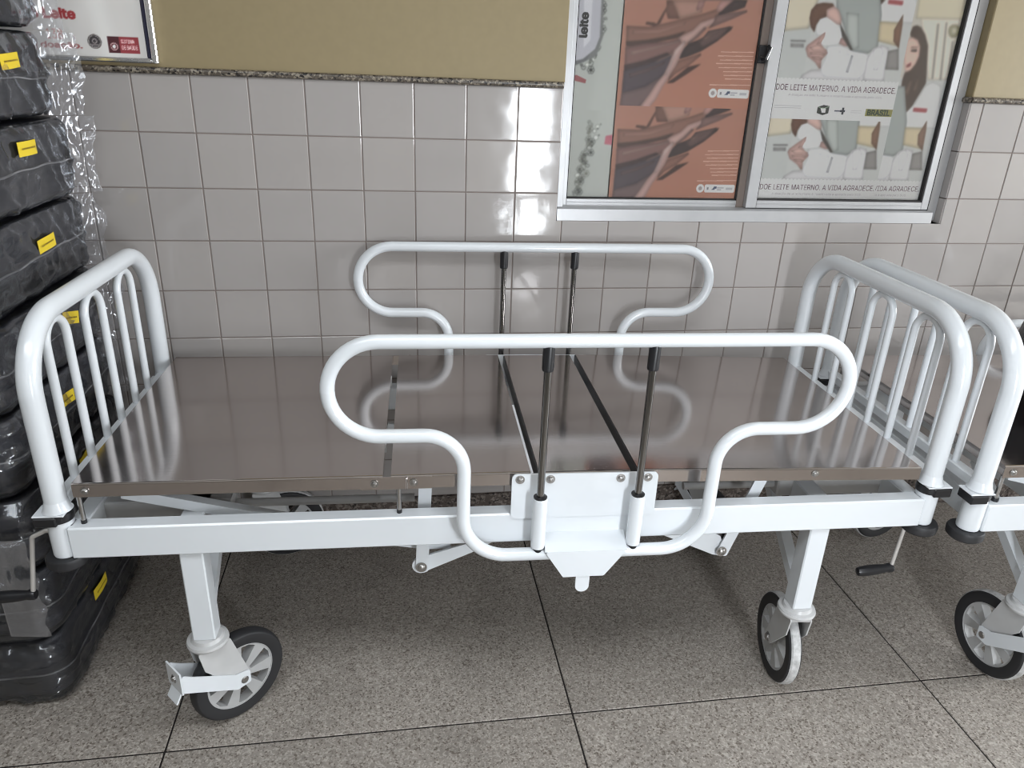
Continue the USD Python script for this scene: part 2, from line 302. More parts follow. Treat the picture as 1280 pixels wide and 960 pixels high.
lt = part('latch', [rbox(0.728, 0.756, 0.030, 0.041, 1.578, 1.628, 0.003), sweep(bend([(0.744, 0.028, 1.588), (0.744, 0.012, 1.588), (0.752, 0.006, 1.618), (0.752, 0.018, 1.626)], 0.006), 0.0045, 8)], BLACKP, win)
part('latch_lever', sweep([(0.735, 0.026, 1.596), (0.748, 0.010, 1.590), (0.757, 0.010, 1.622)], 0.003, 8), CHROME, lt)

# ------------------------------------------------------------------ printed sheets: flat print as vertex colour on thin paper
FONT = glob.glob('/opt/blender-*/*/datafiles/fonts/Inter.woff2')[0]
S2 = 2                                                             # painted dots per millimetre
class Art:
    def __init__(s, w, h, bg):
        s.w, s.h = w, h; s.im = Image.new('RGB', (int(w*S2), int(h*S2)), bg); s.d = ImageDraw.Draw(s.im)
    def P(s, pts): return [(x*S2, (s.h-y)*S2) for x, y in pts]
    def poly(s, pts, c): s.d.polygon(s.P(pts), fill=c)
    def shapes(s, art, blur=1.5, dx=0, dy=0, vol=0):
        for c, p in art:                                           # each printed form is rounded off towards its outline
            if vol:
                m = Image.new('L', s.im.size); ImageDraw.Draw(m).polygon(s.P(p), fill=255)
                b = np.asarray(m.filter(ImageFilter.GaussianBlur(vol*S2)), float)[..., None]/255
                q = np.clip(np.array(c)*(1-0.42*(1-b)+0.10*b), 0, 255).astype(np.uint8); s.im.paste(Image.fromarray(q), (0, 0), m); s.d = ImageDraw.Draw(s.im)
            else: s.poly([(x+dx, y+dy) for x, y in p], c)
        s.im = s.im.filter(ImageFilter.GaussianBlur(blur*S2)); s.d = ImageDraw.Draw(s.im)
    def rect(s, x0, y0, x1, y1, c, r=0): s.d.rounded_rectangle([x0*S2, (s.h-y1)*S2, x1*S2, (s.h-y0)*S2], r*S2, fill=c)
    def circ(s, x, y, r, c=None, line=None, wd=1): s.d.ellipse([(x-r)*S2, (s.h-y-r)*S2, (x+r)*S2, (s.h-y+r)*S2], fill=c, outline=line, width=int(wd*S2))
    def line(s, pts, c, wd): s.d.line(s.P(pts), fill=c, width=max(1, int(wd*S2+0.5)), joint='curve')
    def text(s, t, x, y, cap, c, width=None, bold=1, rot=0):
        f = ImageFont.truetype(FONT, 100); b = f.getbbox(t, anchor='ls', stroke_width=2*bold)
        m = Image.new('L', (b[2]-b[0]+8, b[3]-b[1]+8)); ImageDraw.Draw(m).text((4-b[0], 4-b[1]), t, 255, f, anchor='ls', stroke_width=2*bold)
        k = cap*S2/73.0; w = int((width*S2) if width else m.width*k); h = max(1, int(m.height*k)); m = m.resize((max(1, w), h), Image.LANCZOS)
        base = (4-b[1])*k
        if rot: m = m.rotate(rot, expand=True); base = m.height
        s.im.paste(Image.new('RGB', m.size, c), (int(x*S2), int((s.h-y)*S2-base)), m); s.d = ImageDraw.Draw(s.im)
KP = 1.95
def sheet(name, label, cat, art, x0, z0, u0, u1, v0, v1, y, group=None, parent=None, step=1.5, k=KP, sat=0.88):
    """a sheet whose lower left corner (u, v = 0) is at x0, z0; u0..v1 is what shows of it (millimetres)"""
    nu, nv = int((u1-u0)/step)+1, int((v1-v0)/step)+1
    u, v = np.meshgrid(np.linspace(u0, u1, nu), np.linspace(v0, v1, nv))
    a = np.asarray(art.im.filter(ImageFilter.GaussianBlur(0.45*step*S2/2)), float)/255
    px = a[np.clip(((art.h-v)*S2).astype(int), 0, a.shape[0]-1), np.clip((u*S2).astype(int), 0, a.shape[1]-1)].reshape(-1, 3)
    lin = np.where(px <= 0.04045, px/12.92, ((px+0.055)/1.055)**2.4); lin = lin*k; lin = np.clip(lin.mean(1, keepdims=True)*(1-sat)+lin*sat, 0, 0.80)
    V = np.c_[x0+u.ravel()/1000, np.full(u.size, y), z0+v.ravel()/1000]; i = (np.arange(nv-1)[:, None]*nu+np.arange(nu-1)).ravel()
    F = np.vstack([np.c_[i, i+1, i+nu+1], np.c_[i, i+nu+1, i+nu]])
    c = np.array([0, nu-1, nu*nv-1, nu*nv-nu]); n = len(V); B = V[c]+[0, 0.0004, 0]; V = np.vstack([V, B]); lin = np.vstack([lin, lin[c]])
    F = np.vstack([F, [[n, n+2, n+1], [n, n+3, n+2]]])
    p = part(name, (V, F), PRINT, parent or '/World', False, label)
    UsdGeom.PrimvarsAPI(p).CreatePrimvar('paint', Sdf.ValueTypeNames.Color3fArray, 'vertex').Set(usdkit.Vt.Vec3fArray.FromNumpy(lin.astype(np.float32)))
    return tag(p, label, cat, group)
ART_A = [ ((120, 84, 72),[(11, 217), (79, 217), (135, 231), (194, 247), (239, 259), (290, 277), (306, 252), (242, 236), (222, 215), (171, 193), (110, 180), (58, 168), (14, 164)]),
 ((86, 62, 55),[(13, 176), (72, 182), (139, 195), (191, 210), (171, 191), (111, 178), (58, 167), (15, 163)]),
 ((112, 80, 76),[(13, 161), (73, 173), (141, 181), (186, 193), (195, 180), (175, 159), (146, 144), (97, 125), (41, 106), (15, 99)]),
 ((75, 55, 56),[(14, 112), (78, 128), (141, 151), (153, 145), (98, 124), (42, 105), (15, 98)]),
 ((72, 61, 68),[(14, 98), (79, 117), (146, 141), (165, 145), (151, 100), (130, 82), (86, 56), (29, 37), (15, -3), (13, -3)]),
 ((98, 78, 78),[(13, 36), (86, 56), (137, 89), (117, 54), (101, 25), (72, -1), (11, -3)]),
 ((58, 44, 45),[(233, 188), (284, 214), (337, 229), (331, 219), (292, 187), (245, 158), (208, 143), (182, 135), (190, 160), (204, 177)]),
 ((168, 134, 126),[(171, 193), (214, 214), (234, 235), (268, 247), (301, 255), (310, 252), (281, 237), (255, 224), (238, 212), (221, 195), (203, 179), (188, 176)]),
 ((130, 98, 92),[(248, 224), (256, 221), (232, 195), (207, 177), (200, 179), (224, 198)]),
 ((112, 84, 80),[(278, 257), (373, 274), (375, 270), (334, 250), (297, 235), (260, 220), (276, 240)]),
 ((62, 48, 49),[(312, 285), (326, 299), (370, 301), (365, 282), (330, 269), (286, 257), (291, 274)]),
 ((165, 122, 115),[(279, 277), (288, 294), (310, 298), (330, 299), (312, 285), (292, 266), (281, 264)]),
 ((120, 82, 70),[(179, 130), (246, 153), (249, 148), (212, 116), (175, 94), (154, 72), (159, 97)]),
 ((72, 48, 43),[(151, 67), (184, 91), (212, 114), (252, 124), (214, 97), (171, 69)]),
 ((164, 130, 123),[(191, 185), (199, 177), (186, 149), (179, 128), (173, 114), (160, 93), (150, 72), (140, 58), (121, 18), (106, 0), (74, -1), (100, 35), (120, 68), (140, 93), (152, 124), (163, 159)]),
 ((205, 175, 168),[(190, 183), (194, 178), (176, 152), (166, 135), (158, 110), (148, 89), (143, 89), (156, 124), (167, 159)]),
 ((104, 72, 62),[(101, 226), (126, 273), (124, 289), (158, 291), (169, 262), (168, 242), (134, 241), (125, 260), (111, 227), (94, 219), (67, 224), (70, 230), (93, 229)]),
 ((152, 114, 100),[(139, 290), (234, 294), (235, 262), (201, 250), (168, 242), (153, 271)]),
 ((150, 110, 105),[(216, 271), (222, 294), (241, 295), (237, 275), (220, 266)]),
 ((150, 120, 115),[(111, 126), (160, 150), (163, 147), (113, 123)]),
 ((150, 120, 115),[(236, 185), (271, 200), (272, 198), (238, 182)]),]
LINES_A = [((310, 159), (414, 162)), ((302, 148), (414, 151)), ((310, 137), (415, 140)), ((299, 127), (415, 130)), ((309, 116), (416, 119)), ((325, 105), (417, 108)), ((328, 95), (417, 97)), ((334, 85), (417, 87)), ((287, 67), (419, 70))]
ART_B = [ ((165, 156, 134),[(-3, 394), (118, 400), (104, 314), (92, 256), (13, 246)]),
 ((124, 130, 128),[(150, 402), (285, 408), (320, 303), (329, 214), (300, 195), (245, 200), (211, 254), (191, 287), (169, 317)]),
 ((140, 146, 142),[(204, 305), (245, 303), (267, 211), (248, 203), (216, 251)]),
 ((160, 158, 160),[(94, 127), (123, 144), (222, 151), (308, 145), (316, 113), (92, 113)]),
 ((86, 54, 38),[(89, 283), (90, 306), (103, 322), (126, 327), (154, 326), (169, 313), (143, 305), (142, 289), (123, 284), (114, 267), (112, 247), (98, 260)]),
 ((170, 134, 124),[(138, 309), (160, 320), (178, 310), (192, 287), (194, 269), (179, 272), (165, 279), (142, 290)]),
 ((200, 200, 204),[(142, 290), (165, 279), (188, 265), (205, 244), (199, 219), (150, 213), (135, 216), (141, 246), (121, 237), (118, 267), (127, 285)]),
 ((188, 188, 192),[(159, 210), (208, 214), (249, 200), (296, 195), (312, 181), (307, 149), (288, 123), (169, 126), (153, 143), (168, 186)]),
 ((172, 170, 173),[(299, 181), (314, 210), (340, 221), (365, 215), (372, 194), (370, 155), (374, 119), (301, 120)]),
 ((152, 116, 108),[(148, 249), (148, 234), (137, 220), (154, 203), (168, 193), (161, 183), (151, 172), (154, 148), (148, 148), (132, 164), (104, 180), (93, 201), (97, 211), (122, 230)]),
 ((150, 115, 108),[(199, 219), (201, 235), (220, 234), (242, 212), (217, 213)]),
 ((70, 64, 60),[(190, 274), (210, 251), (248, 203), (240, 203), (204, 240)]),
 ((166, 151, 116),[(318, 286), (383, 285), (391, 220), (325, 231)]),
 ((106, 70, 46),[(371, 264), (390, 308), (395, 279), (400, 213), (377, 233)]),
 ((112, 108, 106),[(366, 205), (400, 213), (415, 153), (369, 153)]),
 ((145, 32, 38),[(325, 339), (371, 339), (373, 329), (330, 329)]),
 ((120, 118, 118),[(40, 223), (89, 224), (89, 220), (41, 219)]),
 ((135, 133, 132),[(42, 214), (84, 215), (86, 204), (44, 203)]),]
ART_C = [ ((172, 164, 150),[(257, 667), (425, 675), (425, 430), (359, 427)]),
 ((166, 157, 130),[(265, 671), (420, 678), (429, 602), (271, 598)]),
 ((130, 124, 112),[(347, 587), (353, 587), (377, 432), (371, 432)]),
 ((130, 124, 112),[(375, 592), (379, 592), (406, 429), (400, 429)]),
 ((140, 134, 122),[(411, 541), (415, 541), (429, 430), (425, 430)]),
 ((168, 168, 168),[(355, 412), (379, 424), (410, 413), (438, 285), (276, 281), (293, 326), (332, 355)]),
 ((58, 38, 28),[(264, 557), (268, 576), (280, 580), (295, 575), (314, 556), (332, 526), (341, 485), (355, 419), (342, 388), (326, 351), (311, 331), (274, 346), (277, 370), (272, 424), (275, 448), (289, 464), (288, 502), (273, 539)]),
 ((178, 142, 127),[(255, 538), (273, 548), (294, 540), (307, 522), (311, 495), (305, 472), (292, 453), (275, 446), (258, 493)]),
 ((60, 42, 38),[(278, 512), (298, 514), (299, 507), (280, 507)]),
 ((90, 62, 50),[(276, 520), (299, 521), (300, 519), (278, 517)]),
 ((130, 48, 48),[(274, 467), (288, 476), (289, 466), (278, 461)]),
 ((95, 66, 48),[(290, 390), (299, 425), (306, 426), (303, 378)]),
 ((95, 66, 48),[(317, 395), (323, 434), (328, 430), (327, 391)]),
 ((122, 116, 82),[(390, 568), (390, 580), (399, 587), (413, 588), (426, 581), (429, 564), (421, 553), (408, 550), (396, 557)]),
 ((165, 158, 128),[(400, 569), (400, 577), (408, 580), (418, 576), (420, 565), (412, 560), (404, 563)]),
 ((150, 30, 38),[(333, 345), (381, 343), (381, 332), (333, 334)]),]
def hands_art():
    a = Art(425, 640, (166, 112, 92))
    for k in range(64): a.rect(0, k*10, 425, k*10+10, tuple(int(p+(q-p)*k/64) for p, q in zip((168, 112, 90), (160, 118, 104))))
    a.poly([(0, 300), (0, 640), (425, 640), (425, 300)], (158, 116, 100)); a.poly([(60, 300), (150, 420), (300, 460), (380, 380), (370, 295)], (150, 112, 98))
    a.poly([(230, 293), (300, 330), (360, 300)], (110, 84, 80)); a.shapes(ART_A, 1.6, vol=6)
    a.shapes([((150, 116, 108), [(30, 150), (110, 168), (180, 186), (176, 180), (100, 158), (32, 140)]), ((92, 72, 74), [(30, 90), (90, 108), (140, 128), (136, 118), (90, 96), (34, 78)]),
              ((150, 108, 94), [(30, 206), (110, 212), (190, 236), (186, 226), (110, 200), (30, 196)]), ((86, 64, 62), [(262, 214), (330, 230), (300, 196), (250, 168), (236, 180)]),
              ((128, 96, 88), [(250, 196), (300, 212), (270, 198), (252, 186)])], 1.8, vol=5)
    for (p, q) in LINES_A: a.line([p, q], (206, 168, 148), 2.6)
    a.circ(301, 44, 13, (206, 204, 206)); a.circ(301, 44, 6, (150, 140, 140)); a.rect(316, 32, 417, 56, (206, 204, 206), 4)
    a.rect(324, 40, 329, 48, (120, 118, 124)); a.poly([(338, 40), (350, 40), (350, 44), (356, 44), (356, 50), (347, 50), (344, 44)], (70, 80, 104))
    for k, w in ((0, 22), (1, 14)): a.rect(358, 45-k*6, 358+w, 48-k*6, (150, 150, 156))
    a.rect(388, 41, 410, 47, (165, 165, 170)); return a
def milk_art():
    a = Art(427, 680, (164, 166, 164)); a.rect(0, 430, 427, 680, (168, 163, 152)); a.shapes(ART_C, 1.8, vol=4)
    a.rect(0, 118, 100, 300, (160, 163, 161)); a.shapes([q for q in ART_B if q[0] != (145, 32, 38)], 1.6, vol=6)
    a.shapes([((176, 138, 128), [(104, 205), (132, 214), (150, 206), (164, 200), (160, 194), (140, 198), (118, 196)]), ((170, 132, 122), [(108, 192), (140, 196), (160, 190), (156, 184), (136, 186), (112, 184)]),
              ((164, 126, 116), [(116, 180), (140, 182), (154, 176), (150, 170), (128, 172)]), ((172, 134, 124), [(126, 214), (140, 244), (148, 250), (148, 238), (140, 218)]),
              ((210, 210, 214), [(200, 200), (236, 196), (240, 186), (210, 190)]), ((206, 206, 210), [(246, 190), (290, 186), (286, 150), (262, 140), (252, 166)]), ((160, 160, 164), [(238, 140), (246, 190), (254, 186), (248, 138)]),
              ((190, 188, 192), [(316, 206), (340, 216), (352, 200), (344, 150), (330, 150)])], 1.6, vol=5)
    a.rect(0, 0, 427, 112, (192, 189, 193))
    for k in range(0, 427, 13): a.circ(k+6, 112, 6.5, (192, 189, 193))
    a.text('DOE LEITE MATERNO. A VIDA AGRADECE.', 16, 83, 17, (52, 12, 30), 408, 0)
    a.text('A doação de leite humano é incentivada e apoiada pelo SUS.', 62, 67, 7, (128, 122, 128), 320, 0)
    for y in (39, 33): a.line([(22, y), (112, y)], (128, 124, 130), 1.6)
    a.poly([(168, 38), (186, 44), (206, 42), (206, 20), (188, 14), (168, 20)], (40, 44, 42)); a.poly([(178, 34), (186, 36), (196, 34), (196, 22), (184, 22)], (188, 186, 188)); a.line([(170, 38), (186, 34), (206, 40)], (120, 150, 120), 2)
    a.rect(226, 26, 248, 30, (60, 66, 80)); a.rect(246, 25, 262, 31, (40, 46, 56)); a.rect(251, 18, 258, 38, (40, 46, 56))
    for y in (31, 25): a.line([(283, y), (318, y-1)], (150, 146, 152), 2)
    a.rect(333, 15, 428, 37, (120, 116, 34)); a.text('BRASIL', 336, 18, 16, (34, 52, 26), 84, 3); return a
def floral(seed, bottle):
    r = random.Random(seed); a = Art(140, 330, (164, 168, 163)); a.shapes([((170, 174, 169), [(60, 0), (140, 0), (140, 330), (100, 330)])], 8)
    def curl(x, y, s, c):
        t = [(x+s*(1-k/14)*math.cos(k*0.62+s), y+s*(1-k/14)*math.sin(k*0.62+s)) for k in range(14)]; a.line(t, c, 1.7)
    path = [(78-46*(k/34)**1.4+r.uniform(-14, 14), 290-k*6.9 if bottle else 218-k*6.3) for k in range(34)]
    for i, (x, y) in enumerate(path):
        if y < (110 if bottle else 4): continue
        c = r.choice([(62, 66, 62), (84, 86, 78), (44, 46, 44), (104, 106, 96)]); q = r.random()
        if q < 0.45:
            for k in range(6): a.circ(x+7*math.cos(k*1.05), y+7*math.sin(k*1.05), 4.2, None, c, 1.6)
            a.circ(x, y, 3, c)
        elif q < 0.8: curl(x, y, r.uniform(6, 11), c); curl(x+r.uniform(-9, 9), y+6, r.uniform(4, 7), c)
        else: a.circ(x, y, r.uniform(4, 8), (200, 204, 198), c, 1); a.circ(x+9, y+7, 2, c)
    if bottle:
        a.poly([(78, 330), (85, 200), (70, 150), (30, 130), (70, 300)], (110, 112, 112))
        a.shapes([((170, 170, 178), [(0, 330), (72, 330), (76, 200), (64, 168), (30, 140), (0, 132)]), ((192, 192, 198), [(20, 330), (46, 330), (48, 190), (30, 170)]), ((96, 98, 100), [(0, 132), (30, 140), (52, 156), (40, 136), (10, 122)])], 1.5)
        a.shapes([((140, 70, 72), [(0, 92), (14, 96), (44, 84), (42, 74), (10, 80)])], 1)
        a.text('leite', 12, 192, 22, (30, 30, 34), 74, 3, rot=90)
    else: a.shapes([((176, 92, 108), [(118, 186), (140, 190), (140, 160), (116, 162)])], 2)
    return a
HA, MA = hands_art(), milk_art()
YL = 0.0505
sheet('hands_poster', 'orange poster of hands, lower of the two, cut off by the window sill', 'poster', HA, 0.308, 1.161, 0, 428, 9, 286, YL+0.0006, 'orange hands posters', k=1.38, sat=0.85)
sheet('hands_poster', 'orange poster of hands holding a baby, upper of the two, reaching out of the picture', 'poster', HA, 0.308, 1.446, 0, 428, 0, 520, YL, 'orange hands posters', k=1.38, sat=0.85)
sheet('floral_poster', 'pale green poster with grey flower scrolls and a bottle, upper left in the window', 'poster', floral(3, True), 0.165, 1.430, 3, 139, 0, 300, YL+0.0002, 'pale floral posters', k=1.42)
sheet('floral_poster', 'pale green poster with grey flower scrolls and a pink patch, lower left in the window', 'poster', floral(8, False), 0.165, 1.171, 3, 139, 0, 270, YL+0.0010, 'pale floral posters', k=1.42)
YR = 0.0368
sheet('milk_poster', 'white breast milk poster with a yellow BRASIL mark, topmost in the right pane', 'poster', MA, 0.787, 1.423, 6, 426, 0, 560, YR, 'breast milk posters', step=1.2, k=1.8, sat=0.72)
sheet('milk_poster', 'white breast milk poster below the one with the BRASIL mark', 'poster', MA, 0.787, 1.123, 6, 427, 52, 420, YR+0.0008, 'breast milk posters', step=1.2, k=1.8, sat=0.72)
sheet('milk_poster', 'breast milk poster showing a smiling dark-haired woman, rightmost and half covered', 'poster', MA, 0.952, 1.123, 262, 427, 52, 679, YR+0.0016, 'breast milk posters', step=1.2, k=1.8, sat=0.72)
# framed notice on the yellow wall
nt = thing('framed_notice', 'white milk donation notice in a silver frame above the mattress stack', 'framed notice', (-1.40, 0, 1.72))
def notice_art():
    a = Art(840, 400, (158, 155, 152)); X = 822; Y = -5        # the right inner edge lies at u = 822
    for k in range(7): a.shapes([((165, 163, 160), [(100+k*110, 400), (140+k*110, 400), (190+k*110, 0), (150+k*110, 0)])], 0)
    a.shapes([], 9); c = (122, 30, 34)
    a.text('Doe Leite', 822-328, 93, 22, c, 160, 3); a.text('138', 822-252, 30+14, 24, (150, 92, 88), 44, 0); a.text('doação.', 822-270, 24, 13, (120, 60, 60), 106, 2)
    a.circ(822-136, 42, 17, (70, 64, 62)); a.circ(822-136, 42, 14, (40, 36, 38)); a.circ(822-136, 42, 14, None, (150, 146, 144), 1.2); a.circ(822-136, 43, 6, None, (120, 112, 112), 2.5); a.rect(822-146, 32, 822-126, 36, (90, 84, 84))
    a.rect(822-104, 17, 822-28, 56, (112, 34, 40)); a.rect(822-104, 17, 822-76, 56, (56, 20, 26)); a.circ(822-90, 32, 9, (70, 24, 30), (160, 130, 130), 2); a.circ(822-90, 32, 4, (190, 180, 180))
    a.text('SISTEMA', 822-72, 40, 9, (196, 160, 160), 34, 2); a.text('DE SAÚDE', 822-72, 25, 9, (196, 160, 160), 40, 2); return a
ow = np.array([-1.40, 0, 1.72])
def fr(x0, x1, z0, z1, y0=-0.018, y1=0.0): return rbox(x0-ow[0], x1-ow[0], y0, y1, z0-ow[2], z1-ow[2], 0.003)
part('frame', [fr(-0.985, -0.969, 1.514, 1.93), fr(-1.83, -1.814, 1.514, 1.93), fr(-1.814, -0.985, 1.514, 1.526), fr(-1.814, -0.985, 1.918, 1.93)], plain('bright_frame', (0.80, 0.80, 0.80), 0.15, 0.9), nt)
part('shadow_strip', [fr(-0.996, -0.985, 1.526, 1.918, -0.013, -0.002)], plain('painted_frame_shadow', (0.02, 0.02, 0.045), 0.4), nt, label='dark strip painted as the shadow inside the right of the frame')  # dark strip standing in for the shadow inside the frame
NA = notice_art(); q = sheet('print', None, None, NA, -0.985-ow[0]-0.822, 1.520-ow[2], 0, 811, 6, 398, -0.009, parent=nt, step=2.2)

# ------------------------------------------------------------------ hospital beds (local frame: x along the bed, y towards the wall, z up; the near guard hangs at y = -YC)
BO, BA, YC, BW = np.array([0.0474, -0.9006, 0.0]), -0.0325, 0.42, 0.841
E1, E2 = np.array([math.cos(BA), math.sin(BA), 0]), np.array([-math.sin(BA), math.cos(BA), 0])
HX, FX = -1.131, 0.863                                             # posts of headboard and footboard
def Q(a, b, z): return np.array([a, b-YC, z])
def QB(a0, a1, b0, b1, z0, z1, c=0.002): return rbox(a0, a1, b0-YC, b1-YC, z0, z1, c)
def mir(b): return BW-b
def side(far, b): return mir(b) if far else b
def QS(far, a0, a1, b0, b1, z0, z1, c=0.002):
    p, q = sorted((side(far, b0), side(far, b1))); return QB(a0, a1, p, q, z0, z1, c)
XZB = ((1, 0, 0), (0, 0, 1))
def flat(far, pts, b, t):
    """plate in a plane b = const, its outline given as (a, z)"""
    b0 = side(far, b); return extr(pts, t, Q(0, b0+(t/2), 0), *XZB)
def caster(bed, a, b, th, brake, tread, label=None):
    R, t, W = 0.121, 0.060, 0.0175
    d = np.array([math.cos(th), math.sin(th), 0]); n = np.array([-d[1], d[0], 0]); o = Q(a, b, 0); U = np.array([0, 0, 1.0])
    ax = o+d*t+U*R
    pl = lathe([(0, 0.256), (0.034, 0.256), (0.046, 0.262), (0.048, 0.268), (0.046, 0.274), (0.038, 0.276), (0.034, 0.284), (0.026, 0.286), (0, 0.286)], o, U)
    fk = []
    for s in (-1, 1):
        pts = rnd([(-0.040, 0.262), (0.040, 0.262), (t+0.020, R+0.006), (t+0.006, R-0.018), (t-0.016, R-0.010), (-0.030, 0.205)], 0.006)
        fk.append(extr(pts, 0.0035, o+n*(s*0.0265)-np.cross(d, U)*0.00175, d, U))
    fk.append(trimesh.convex.convex_hull(np.array([o+d*x+n*y+U*z for x in (-0.036, 0.036) for y in (-0.028, 0.028) for z in (0.253, 0.262)])))
    c = part('caster', [pl]+fk, GREYP, bed, 30, label)
    k = np.linspace(0, math.pi, 9)
    tyre = [(0.088, -W*0.9), (0.100, -W)] + [(R-0.008+0.008*math.sin(x), -W*math.cos(x)) for x in k] + [(0.100, W), (0.088, W*0.9), (0.088, -W*0.9)]
    part('tyre', lathe(tyre, ax, n, 56), RUBBER, c)
    if tread: part('tread_film', lathe([(R-0.006, -W*0.92), (R+0.0012, -W*0.5), (R+0.0016, 0), (R+0.0012, W*0.5), (R-0.006, W*0.92), (R-0.008, 0), (R-0.006, -W*0.92)], ax, n, 56), TREAD, c, label='film on the tread, its colour lightened for the light on it')
    face = Point(0, 0).buffer(0.0885, 24)
    for q in range(7):
        an = q*2*math.pi/7+0.3; w = 0.27
        face = face.difference(Polygon([(r*math.cos(an+s*w*(0.62 if r < 0.05 else 1)), r*math.sin(an+s*w*(0.62 if r < 0.05 else 1))) for r, s in ((0.028, -0.9), (0.081, -0.9), (0.0835, 0), (0.081, 0.9), (0.028, 0.9))]))
    part('rim', [extr(face, 0.026, ax-np.cross(d, U)*0.013, d, U), 
                 lathe([(0.086, -0.0145), (0.0905, -0.0145), (0.0905, 0.0145), (0.086, 0.0145), (0.086, -0.0145)], ax, n, 48), disc(ax-n*0.022, n, 0.020, 0.044)], RIM, c, 30)
    part('axle_bolt', [disc(ax-n*0.036, n, 0.010, 0.072, 0.002, 12), disc(ax-n*0.032, n, 0.014, 0.064, 0.002, 6)], BOLT, c)
    if brake:
        bm = []
        for s in (-1, 1):
            pts = rnd([(t+0.016, R+0.022), (t-0.02, R+0.028), (-0.058, R+0.092), (-0.088, R+0.116), (-0.088, R+0.064), (-0.05, R+0.040), (t-0.02, R-0.018), (t+0.016, R-0.016)], 0.006)
            bm.append(extr(pts, 0.003, o+n*(s*0.0315)-np.cross(d, U)*0.0015, d, U))
        bm.append(trimesh.convex.convex_hull(np.array([o+d*x+n*y+U*z for x in (-0.091, -0.087) for y in (-0.033, 0.033) for z in (R+0.060, R+0.120)])))
        bm.append(trimesh.convex.convex_hull(np.array([o+d*x+n*y+U*z for x, z in ((-0.087, R+0.064), (-0.104, R+0.034), (-0.101, R+0.031), (-0.084, R+0.060)) for y in (-0.022, 0.022)])))
        part('brake_pedal', bm, WHITE, c, 30)
        part('brake_bolt', bolt(o-d*0.091+U*(R+0.090), -d, 0.007), BOLT, c)
def end_frame(bed, x, name, out):
    """tubular end with three hoops; out is -1 for the head, +1 for the foot"""
    b0, b1, zt, r = 0.060, 0.783, 1.043, 0.0225
    pts = bend([Q(x, b0, 0.63), Q(x, b0, zt), Q(x, b1, zt), Q(x, b1, 0.63)], 0.145, 14)
    fr_ = part(name, sweep(pts, r, 20), WHITE, bed)
    for hb in (0.205, 0.398, 0.600):
        w = 0.048
        part('hoop', sweep(bend([Q(x, hb-w, 0.655), Q(x, hb-w, 1.018), Q(x, hb+w, 1.018), Q(x, hb+w, 0.655)], 0.0465, 8), 0.0095, 12), WHITE, fr_)
    part('cross_bar', QB(x-0.014, x+0.014, b0, b1, 0.640, 0.668, 0.003), WHITE, fr_, False)
    for far in (0, 1):
        b = b1 if far else b0
        part('foot_plate', [QB(min(x-out*0.022, x+out*0.041), max(x-out*0.022, x+out*0.041), b-0.029, b+0.020, 0.640, 0.644, 0.0015), lathe([(0.0225, 0.668), (0.026, 0.652), (0.030, 0.645), (0.0225, 0.645)], Q(x, b, 0), (0, 0, 1))], WHITE, fr_, 30)
        part('end_cap', QB(min(x-out*0.006, x+out*0.040), max(x-out*0.006, x+out*0.040), b-0.0315, b+0.0185, 0.617, 0.640, 0.003), BLACKP, fr_, False)
def guard(bed, far, dz):
    b = side(far, 0.0); g = lambda a, z: Q(a, b, z+dz); r = 0.0148
    path = [g(0, 0.525), g(0.278, 0.525), g(0.278, 0.830), g(0.551, 0.830), g(0.551, 1.036), g(-0.551, 1.036), g(-0.551, 0.830), g(-0.278, 0.830), g(-0.278, 0.525), g(0, 0.525)]
    gd = part('guard_rail', sweep(bend(path, [0.100, 0.085, 0.1025, 0.1025, 0.1025, 0.1025, 0.085, 0.100], 12), r, 18), WHITE, bed, label='raised guard rail nearest the wall' if far and not dz else None)
    for s in (-1, 1):
        a = s*0.110
        part('piston_rod', rod(Q(a, b, min(0.66, 0.66+dz)), Q(a, b, 1.012+dz), 0.0082), CHROME, gd)
        part('piston_cap', lathe([(0, 0.972+dz), (0.0115, 0.972+dz), (0.0125, 0.976+dz), (0.0125, 1.022+dz), (0.010, 1.028+dz), (0, 1.028+dz)], Q(a, b, 0), (0, 0, 1), 18), BLACKP, gd)
        part('piston_sleeve', lathe([(0, 0.545), (0.0160, 0.545), (0.0165, 0.55), (0.0165, 0.668), (0.0150, 0.672), (0.0118, 0.672), (0.0118, 0.66), (0, 0.66)], Q(a, b, 0), (0, 0, 1), 20), WHITE, gd)
        part('piston_collar', [lathe([(0.0086, 0.664), (0.0148, 0.666), (0.0152, 0.675), (0.0086, 0.677), (0.0086, 0.664)], Q(a, b, 0), (0, 0, 1), 18)], BLACKP, gd)
        part('piston_foot', disc(Q(a, b, 0.528), (0, 0, 1), 0.0115, 0.018), BLACKP, gd)
